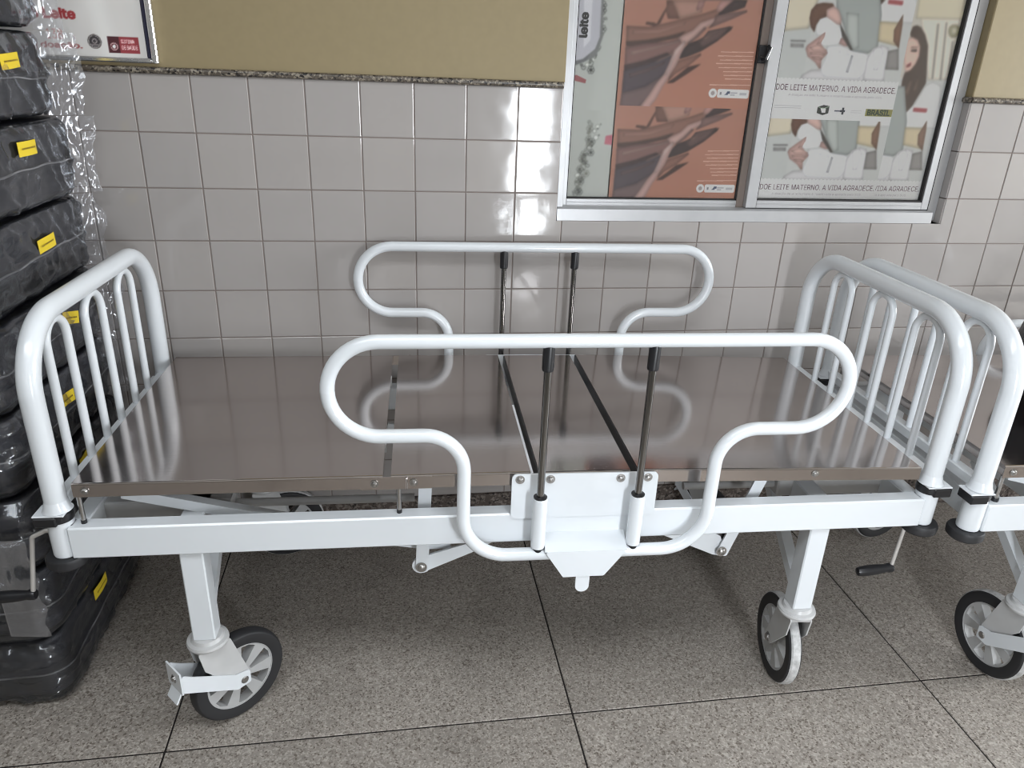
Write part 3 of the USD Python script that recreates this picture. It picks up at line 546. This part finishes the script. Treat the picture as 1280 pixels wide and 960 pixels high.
def panel(bed, a0, a1, za, zb, left_lip, right_lip, label=None):
    b0, b1, t, h = 0.050, mir(0.050), 0.0015, 0.032
    zz = lambda a: za+(zb-za)*(a-a0)/(a1-a0)
    def sl(p0, p1, q0, q1, zlo, zhi):
        return trimesh.convex.convex_hull(np.array([Q(a, b, zz(a)+z) for a in (p0, p1) for b in (q0, q1) for z in (zlo, zhi)]))
    def top(n=8):
        r = 0.004; m = []                                          # the sheet with eased long edges
        for bb, s in ((b0, 1), (b1, -1)):
            ks = np.linspace(0, math.pi/2, 5); pr = [(bb+s*(r-r*math.sin(k)), -r+r*math.cos(k)) for k in ks]
            for (p, q), (p2, q2) in zip(pr[:-1], pr[1:]): m.append(trimesh.convex.convex_hull(np.array([Q(a, x, zz(a)+z) for a in (a0, a1) for x, z in ((p, q), (p2, q2), (p+s*t, q-t), (p2+s*t, q2-t))])))
        return m+[sl(a0, a1, b0+r, b1-r, -t, 0)]
    ms = top()+[sl(a0, a1, b0, b0+t, -h, -0.004), sl(a0, a1, b1-t, b1, -h, -0.004)]
    for on, x, s in ((left_lip, a0, 1), (right_lip, a1, -1)):
        if on: ms.append(sl(min(x, x+s*t), max(x, x+s*t), b0+0.002, b1-0.002, -h*0.8, -t))
    p = part('mattress_panel', ms, STEEL, bed, 35, label)
    return p
def bed(name, label, origin, lower):
    B = thing(name, label, 'hospital bed', origin, BA)
    for far in (0, 1):
        part('side_rail', QS(far, -1.112, 0.846, 0.035, 0.075, 0.533, 0.610, 0.0035), WHITE, B, False)
    for x in (-0.874, 0.597): part('cross_member', QB(x-0.025, x+0.025, 0.075, mir(0.075), 0.545, 0.600, 0.003), WHITE, B, False)
    for x in (-1.10, 0.832): part('end_member', QB(x-0.020, x+0.020, 0.075, mir(0.075), 0.540, 0.608, 0.003), WHITE, B, False)
    part('cross_member', QB(-0.02, 0.02, 0.075, mir(0.075), 0.545, 0.60, 0.003), WHITE, B, False)
    for x in (-0.874, 0.597):
        for far in (0, 1):
            part('leg', QS(far, x-0.0255, x+0.0255, 0.046, 0.096, 0.284, 0.535, 0.003), WHITE, B, False)
            s = 1
            P0, P1 = Q(x, side(far, 0.085), 0.318), Q(x, side(far, 0.37), 0.545); d = (P1-P0)/np.linalg.norm(P1-P0); up = np.cross((1, 0, 0), d)
            part('brace', trimesh.convex.convex_hull(np.array([p+i*0.014*np.array([1, 0, 0])+j*0.014*up for p in (P0, P1) for i in (-1, 1) for j in (-1, 1)])), WHITE, B, False)
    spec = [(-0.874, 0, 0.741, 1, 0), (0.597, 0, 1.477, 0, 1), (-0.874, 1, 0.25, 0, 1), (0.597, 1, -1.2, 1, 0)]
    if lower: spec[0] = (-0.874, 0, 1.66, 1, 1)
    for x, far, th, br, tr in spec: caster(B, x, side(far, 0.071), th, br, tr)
    end_frame(B, HX, 'headboard', -1); end_frame(B, FX, 'footboard', 1)
    for x in (HX, FX):
        for b in (0.060, 0.783):
            so = part('post_socket', [lathe([(0.0235, 0.540), (0.0255, 0.536), (0.0265, 0.540), (0.0265, 0.622), (0.0235, 0.624), (0.0235, 0.540)], Q(x, b, 0), (0, 0, 1), 24),
                                      QB(min(x, x-0.03*np.sign(x)), max(x, x-0.03*np.sign(x)), b-0.016, b+0.016, 0.540, 0.610, 0.003)], WHITE, B, 30)
            part('socket_ring', lathe([(0.0225, 0.622), (0.0285, 0.622), (0.0295, 0.630), (0.0285, 0.640), (0.0225, 0.640)], Q(x, b, 0), (0, 0, 1), 24), BLACKP, so)
            part('bumper_disc', lathe([(0, 0.508), (0.036, 0.508), (0.042, 0.514), (0.043, 0.528), (0.040, 0.534), (0, 0.535)], Q(x+0.002*np.sign(x), b, 0), (0, 0, 1), 30), RUBBER, so)
    guard(B, 0, lower); guard(B, 1, lower)
    p1 = panel(B, -1.090, -0.452, 0.709, 0.708, 1, 1)
    p2 = panel(B, -0.434, -0.126, 0.708, 0.708, 0, 1)
    p3 = panel(B, -0.106, 0.103, 0.706, 0.706, 1, 1)
    p4 = panel(B, 0.122, 0.822, 0.707, 0.690, 1, 1)
    for pp, a, z in ((p3, -0.106, 0.706), (p4, 0.122, 0.707)): part('gap_shade_strip', QB(a-0.0035, a-0.0002, 0.053, mir(0.053), z-0.034, z-0.0015, 0.0006), BLACKP, pp, False)  # black strip added over the lit lip so the gap looks like a dark void
    for far in (0, 1):
        n = (0, 1, 0) if far else (0, -1, 0); s = side(far, 0.0)
        bb = lambda b: Q(0, side(far, b), 0)[1]
        for a, z, pp in ((-1.065, 0.692, p1), (-0.470, 0.691, p1), (0.552, 0.683, p4), (-0.385, 0.692, p2)):
            part('rivet', bolt((a, bb(0.0495 if a != -0.470 and a != -0.385 else 0.046), z), n, 0.0062), BOLT, pp)
        part('hinge_strap', [flat(far, rnd([(-0.500, 0.676), (-0.500, 0.706), (-0.345, 0.706), (-0.345, 0.676)], 0.001), 0.048, 0.003), QS(far, -0.402, -0.398, 0.040, 0.049, 0.678, 0.706, 0.001)], STEEL, p1, False)
        pl = part('mount_plate', flat(far, rnd([(-0.170, 0.600), (-0.170, 0.700 if far else 0.714), (0.163, 0.698 if far else 0.711), (0.163, 0.600)], 0.012), 0.032, 0.004), WHITE, B, 30)
        for a, z in ((-0.152, 0.701), (-0.084, 0.700), (0.076, 0.698), (0.139, 0.698)): part('plate_bolt', bolt((a, bb(0.030), z-0.014*far), n), BOLT, pl)
        # release bracket below the rail: a flange that leans out, a tapered face, a rounded tongue
        y0, y1 = bb(0.034), bb(-0.024); t = 0.003*(-1 if far else 1)
        fl_ = trimesh.convex.convex_hull(np.array([(-0.090, y0, 0.560), (0.096, y0, 0.560), (-0.096, y1, 0.544), (0.092, y1, 0.544), (-0.090, y0+t, 0.557), (0.096, y0+t, 0.557), (-0.096, y1+t, 0.541), (0.092, y1+t, 0.541)]))
        fc = flat(far, rnd([(-0.096, 0.544), (0.092, 0.544), (0.043, 0.475), (-0.052, 0.475)], 0.004), -0.0235, 0.003)
        br = part('release_bracket', [fl_, fc, flat(far, [(-0.088, 0.60), (0.098, 0.60), (0.098, 0.549), (-0.088, 0.549)], 0.0335, 0.003)], WHITE, B, 25)
        part('release_tongue', flat(far, Polygon([(-0.021, 0.50), (0.011, 0.50), (0.011, 0.446), (-0.021, 0.446)]).union(Point(-0.005, 0.446).buffer(0.016, 10)), -0.019, 0.006), WHITE, br, 30)
        # lifting linkage
        a_ = part('link_bar', flat(far, rnd([(-0.385, 0.415), (-0.355, 0.415), (-0.343, 0.690), (-0.373, 0.690)], 0.006), 0.098, 0.005), WHITE, B, 30)
        part('link_arm', flat(far, Point(-0.371, 0.430).buffer(0.022, 10).union(Polygon([(-0.372, 0.408), (-0.250, 0.462), (-0.13, 0.53), (-0.13, 0.560), (-0.222, 0.500), (-0.376, 0.452)])), 0.104, 0.006), WHITE, a_, 30)
        part('link_pin', bolt((-0.371, bb(0.094), 0.430), n, 0.009), BOLT, a_)
        c_ = part('link_bar', flat(far, rnd([(0.362, 0.428), (0.392, 0.424), (0.476, 0.685), (0.446, 0.688)], 0.006), 0.098, 0.005), WHITE, B, 30)
        part('link_arm', flat(far, rnd([(0.358, 0.425), (0.392, 0.420), (0.378, 0.462), (0.372, 0.478), (0.338, 0.500), (0.24, 0.51), (0.13, 0.56), (0.13, 0.53), (0.25, 0.476)], 0.004), 0.106, 0.006), WHITE, c_, 30)
        part('link_pin', bolt((0.376, bb(0.094), 0.440), n, 0.009), BOLT, c_)
        part('back_lift_bar', trimesh.convex.convex_hull(np.array([(a, bb(0.115)+d, z+e) for a, z in ((-1.02, 0.652), (-0.62, 0.548)) for d in (-0.012, 0.012) for e in (-0.013, 0.013)])), WHITE, B, False)
        part('pull_bar', trimesh.convex.convex_hull(np.array([(a, bb(0.125)+d, z+e) for a, z in ((-0.70, 0.535), (-0.36, 0.474), (-0.30, 0.474)) for d in (-0.004, 0.004) for e in (-0.012, 0.012)])), WHITE, B, False)
        for a, zt in ((-1.083, 0.680), (-0.418, 0.680)):
            sp = part('support_pin', rod(Q(a, side(far, 0.057), 0.606), Q(a, side(far, 0.057), zt), 0.0052, 12), BOLT, B)
            part('pin_foot', disc(Q(a, side(far, 0.057), 0.609), (0, 0, 1), 0.0085 if lower else 0.006, 0.010, 0.001, 14), BLACKP, sp)
    part('lift_shaft', rod(Q(-0.13, 0.075, 0.545), Q(-0.13, mir(0.075), 0.545), 0.012), WHITE, B); part('lift_shaft', rod(Q(0.14, 0.075, 0.545), Q(0.14, mir(0.075), 0.545), 0.012), WHITE, B)
    for x in (-1.06, -0.48): part('panel_batten', QB(x-0.012, x+0.012, 0.054, mir(0.054), 0.680, 0.7065, 0.002), WHITE, p1, False)
    part('panel_batten', QB(-0.1255, -0.119, 0.054, 0.42, 0.672, 0.704, 0.001), WHITE, p2, False)
    part('panel_batten', QB(0.50, 0.53, 0.054, mir(0.054), 0.664, 0.690, 0.002), WHITE, p4, False)
    part('back_frame', [QB(-1.06, -0.45, bq-0.013, bq+0.013, 0.680, 0.7055, 0.002) for bq in (0.22, mir(0.22))], GREYP, p1, False)
    # cranks and their screw boxes
    for nm, bq, x, xe in (('head', 0.085, -1.10, -1.180), ('foot', 0.10, 0.832, 0.862)):
        if lower and nm == 'head': continue
        gb = part('screw_box', [QB(min(x, x+0.30*(1 if x < 0 else -1)), max(x, x+0.30*(1 if x < 0 else -1)), bq+0.065, bq+0.115, 0.55, 0.60, 0.004), rod(Q(x, bq+0.09, 0.575), Q(x*0.35, bq+0.09, 0.575), 0.010)], GREYP, B, 30)
        ar = [Q(x, bq, 0.575 if nm == 'head' else 0.552), Q(xe, bq, 0.575 if nm == 'head' else 0.552), Q(xe-0.030 if nm == 'head' else xe+0.002, bq, 0.560 if nm == 'head' else 0.530), Q(xe-0.056 if nm == 'head' else xe-0.006, bq, 0.418 if nm == 'head' else 0.372)]
        cr = part('crank_arm', sweep(bend(ar, [0.006, 0.008], 6), 0.0052, 12), BRIGHT, gb)
        h0 = ar[-1]+np.array([0.004, 0, -0.010]); hd = np.array([-1, 0.0, -0.06 if nm == 'head' else -0.10]); hd = hd/np.linalg.norm(hd)
        part('crank_grip', lathe([(0, 0), (0.0105, 0), (0.0125, 0.004), (0.0125, 0.014), (0.0105, 0.018), (0.0135, 0.045), (0.0140, 0.07), (0.0130, 0.088), (0.0105, 0.096), (0, 0.098)], h0, hd, 18), BLACKP, cr)
    return B
bed('hospital_bed', 'white hospital bed with bare stainless steel panels and both guard rails raised', BO+YC*E2, 0.0)
bed('hospital_bed', 'second white hospital bed pushed against the foot of the first, guard rails lowered', BO+2.098*E1+(YC-0.036)*E2, -0.236)

# ------------------------------------------------------------------ stack of mattresses in clear plastic
def ring(x0, x1, y0, y1, rc, fine):
    """plan outline (rounded rectangle) sampled finely at the end that shows; returns points and outward normals"""
    P = []
    def arc(cx, cy, a0, a1, n): return [(cx+rc*math.cos(a), cy+rc*math.sin(a), math.cos(a), math.sin(a)) for a in np.linspace(a0, a1, n, endpoint=False)]
    def seg(p, q, nrm, n): return [(p[0]+(q[0]-p[0])*k, p[1]+(q[1]-p[1])*k, *nrm) for k in np.linspace(0, 1, n, endpoint=False)]
    n = 10 if fine else 3
    P += seg((x0+rc, y0), (x1-0.5, y0), (0, -1), 20) + seg((x1-0.5, y0), (x1-rc, y0), (0, -1), 46 if fine else 10) + arc(x1-rc, y0+rc, -math.pi/2, 0, n)
    P += seg((x1, y0+rc), (x1, y1-rc), (1, 0), 70 if fine else 14) + arc(x1-rc, y1-rc, 0, math.pi/2, n) + seg((x1-rc, y1), (x0+rc, y1), (0, 1), 16)
    P += arc(x0+rc, y1-rc, math.pi/2, math.pi, n) + seg((x0, y1-rc), (x0, y0+rc), (-1, 0), 8) + arc(x0+rc, y0+rc, math.pi, 1.5*math.pi, n)
    return np.array(P)
def shell(R, zs, off, cap=True):
    """stack of offset rings: off(i) gives the outward offset of every ring point at height i"""
    n = len(R); V = [np.c_[R[:, 0]+R[:, 2]*o, R[:, 1]+R[:, 3]*o, np.full(n, z)] for z, o in zip(zs, off)]; V = np.vstack(V); F = []
    for i in range(len(zs)-1):
        a = i*n+np.arange(n); b = i*n+(np.arange(n)+1) % n; F += [np.c_[a, b, b+n], np.c_[a, b+n, a+n]]
    if cap:
        for l, fl in ((0, True), (len(zs)-1, False)):
            c = V[l*n:(l+1)*n].mean(0); V = np.vstack([V, c]); k = np.arange(n); t = np.c_[l*n+k, l*n+(k+1) % n, np.full(n, len(V)-1)]
            F.append(t[:, ::-1] if fl else t)
    return V, np.vstack(F)
ORD = ['lowest', 'second from the floor', 'third from the floor', 'fourth from the floor', 'fifth from the floor', 'sixth from the floor', 'third from the top', 'second from the top', 'topmost']
def mattress(i):
    r = random.Random(40+i); z0 = 0.004+i*0.1975; h = 0.190
    x1 = -1.213+r.uniform(-0.004, 0.006); y0, y1 = (-0.675, -0.055)
    if i >= 7: y0, y1 = -0.72, -0.105
    if i == 0: x1 -= 0.006
    lab = f'dark mattress wrapped in clear plastic, {ORD[i]} in the stack'
    M = thing('mattress', lab, 'mattress', ((x1-0.94), (y0+y1)/2, z0), 0, 'plastic-wrapped mattresses in the stack by the wall')
    cx, cy = x1-0.94, (y0+y1)/2
    R = ring(-0.94, 0.94, y0-cy, y1-cy, 0.055, True)
    zs = np.r_[np.linspace(0, 0.022, 5)[:-1], np.linspace(0.022, h-0.022, 15), np.linspace(h-0.022, h, 5)[1:]]
    def bulge(z):
        e = min(z, h-z); return -0.020*(1-min(1, e/0.022))**2
    seam = h*0.47
    body = [np.full(len(R), bulge(z)-0.006*math.exp(-((z-seam)/0.006)**2)) for z in zs]
    part('cover', shell(R, zs, body), VINYL, M, 50)
    low = i <= 3
    zw = np.linspace(0.002, h-0.002, 27); S = np.cumsum(np.r_[0, np.hypot(np.diff(R[:, 0]), np.diff(R[:, 1]))]); off = []
    front = np.clip(-R[:, 3], 0, 1)
    for z in zw:
        shear = S+z*r.uniform(0.55, 0.6)
        p = np.c_[shear*13, np.full(len(R), z*5), np.full(len(R), i*7.7)]; n1 = meshkit.fbm(p, 3, 5+i)
        q = np.c_[S*6-z*6, np.full(len(R), z*26)+S*3, np.full(len(R), i*3.1)]; n2 = meshkit.fbm(q, 3, 31+i)
        rid = (1-np.abs(2*n1-1))**5*0.010+(1-np.abs(2*n2-1))**4*0.008*(1+(1.2 if low else 0)*front)
        fold = 0.007*math.exp(-((z-seam-0.006*math.sin(i*2.0))/0.006)**2)
        bag = (0.016*front if low else 0)*math.sin(math.pi*min(1, z/h))
        off.append(0.003+max(bulge(z), -0.012)+rid+fold+bag)
    part('plastic_wrap', shell(R, zw, off), WRAP, M, 60)
    # a light cord of gathered film along the middle of the end face
    sel = [k for k in range(len(R)) if (R[k, 2] > 0.5 or (R[k, 3] < -0.5 and R[k, 0] > 0.3))]
    cord = np.array([(R[k, 0]+R[k, 2]*0.0125, R[k, 1]+R[k, 3]*0.0125, seam+0.003*math.sin(k*0.07+i)+0.0015*math.sin(k*0.31)) for k in sel])
    part('film_seam', sweep(cord, 0.0022, 6), plain(f'gathered_film', (0.2, 0.2, 0.21), 0.35) if i == 0 else UsdShade.Material.Get(stage, L+'gathered_film'), M, 60)
    # yellow label at the end face
    yl = {0: -0.426, 1: -0.40, 2: -0.367, 3: -0.395, 4: -0.288, 5: -0.329, 6: -0.34, 7: -0.325}.get(i)
    if yl is not None:
        zl = {0: 0.160, 2: 0.538, 3: 0.719, 4: 0.902, 5: 1.105, 6: 1.327, 7: 1.511}.get(i, 0.345)-z0; t = r.uniform(-0.10, 0.10); hw, hh = 0.046, 0.016
        if i == 4: t = -0.25
        ey = np.array([0, math.cos(t), math.sin(t)]); ez = np.array([0, -math.sin(t), math.cos(t)])
        nn = 7; uu, vv = np.meshgrid(np.linspace(-hw, hw, nn), np.linspace(-hh, hh, 4)); curl = 0.0015*np.cos(uu/hw*2.6+i)
        o = np.array([x1-cx+0.0165, yl-cy, zl]); V = o+uu.reshape(-1, 1)*ey+vv.reshape(-1, 1)*ez; V[:, 0] += curl.ravel()
        k = (np.arange(3)[:, None]*nn+np.arange(nn-1)).ravel(); F = np.vstack([np.c_[k, k+1, k+nn+1], np.c_[k, k+nn+1, k+nn]]); F2 = F[:, ::-1]+len(V)
        lb = part('paper_label', (np.vstack([V, V-[0.0006, 0, 0]]), np.vstack([F, F2])), LABELY, M, 60, label='yellow paper label')
        ink = []
        for q in range(9):
            u = -0.033+q*0.0075; c = o+u*ey; ink.append(trimesh.convex.convex_hull(np.array([c+du*ey+dv*ez+np.array([0.0022+dx, 0, 0]) for du in (0, 0.0042 if q % 3 else 0.005) for dv in (-0.0015, 0.0022) for dx in (0, 0.0004)])))
        part('label_print', ink, INK, lb, False)
    return M, cx, cy, z0, x1, y1, h, r
def flap(M, O, ex, ez, w, h, seed, amp=0.012, droop=0.0):
    """a loose crumpled tongue of film standing off the bag"""
    nu, nv = 16, 22; u, v = np.meshgrid(np.linspace(0, 1, nu), np.linspace(0, 1, nv)); ex = np.array(ex, float); ez = np.array(ez, float); n = np.cross(ex, ez); n /= np.linalg.norm(n)
    edge = 0.62+0.5*meshkit.fbm(np.c_[v.ravel()*3.2, np.full(u.size, seed), np.zeros(u.size)], 3, seed).reshape(u.shape)
    uu = u*edge; wr = (1-np.abs(2*meshkit.fbm(np.stack([uu*5, v*7+uu*2, np.full(u.shape, seed*1.7)], -1), 3, seed+9)-1))**2
    V = np.asarray(O)+(uu*w)[..., None]*ex+((v-0.5)*h)[..., None]*ez+(amp*(wr-0.5)*np.sqrt(u))[..., None]*n; V[..., 2] -= droop*u**2; V = V.reshape(-1, 3)
    k = (np.arange(nv-1)[:, None]*nu+np.arange(nu-1)).ravel(); F = np.vstack([np.c_[k, k+1, k+nu+1], np.c_[k, k+nu+1, k+nu]])
    V2 = V-n*0.0008; part('plastic_flap', (np.vstack([V, V2]), np.vstack([F, F[:, ::-1]+len(V)])), FLAP, M, 60)
for i in range(9):
    M, cx, cy, z0, x1, y1, h, r = mattress(i)
    if i >= 3: flap(M, (x1-cx-0.010, y1-cy-0.030+(0.0 if i < 7 else 0.02), h*0.5), (0.86, 0.5, 0), (0, 0, 1), 0.075+0.02*r.random(), h*1.02, 60+i)
    if i == 2: flap(M, (0.865, -0.362, -0.01), (0.97, -0.10, 0), (0, 0, 1), 0.10, 0.27, 78, 0.006, 0.0)
# a dark bag lying on the second bed, only its near end in view
def blob(name, label, cat, o, size, seed, m):
    s = trimesh.creation.icosphere(4); v = s.vertices; v = np.sign(v)*np.abs(v)**0.75*np.array(size); v *= (0.93+0.16*meshkit.fbm(v*9+seed, 3, seed))[:, None]; v[:, 2] = np.maximum(v[:, 2], -size[2]*0.8)+size[2]*0.8
    t = thing(name, label, cat, o); part('sack', (v, s.faces), m, t, True); top = np.array([0, 0, v[:, 2].max()-0.006])
    part('knot', [sweep([top, top+[0.004, 0, 0.02], top+[0.002, 0.004, 0.045]], [0.03, 0.014, 0.02], 10), sweep([top+[0, 0, 0.03], top+[0.03, 0.01, 0.06], top+[0.05, 0.01, 0.055]], [0.012, 0.02, 0.006], 8)], m, t, True); return t
bx = BO+1.62*E1+0.40*E2
blob('black_bag', 'black plastic bag lying on the second bed at the right edge', 'bag', (bx[0], bx[1], 0.709), (0.24, 0.20, 0.16), 4, plain('black_bag_film', (0.010, 0.010, 0.013), 0.3, bump=(0.6, 0.01), vscale=14))
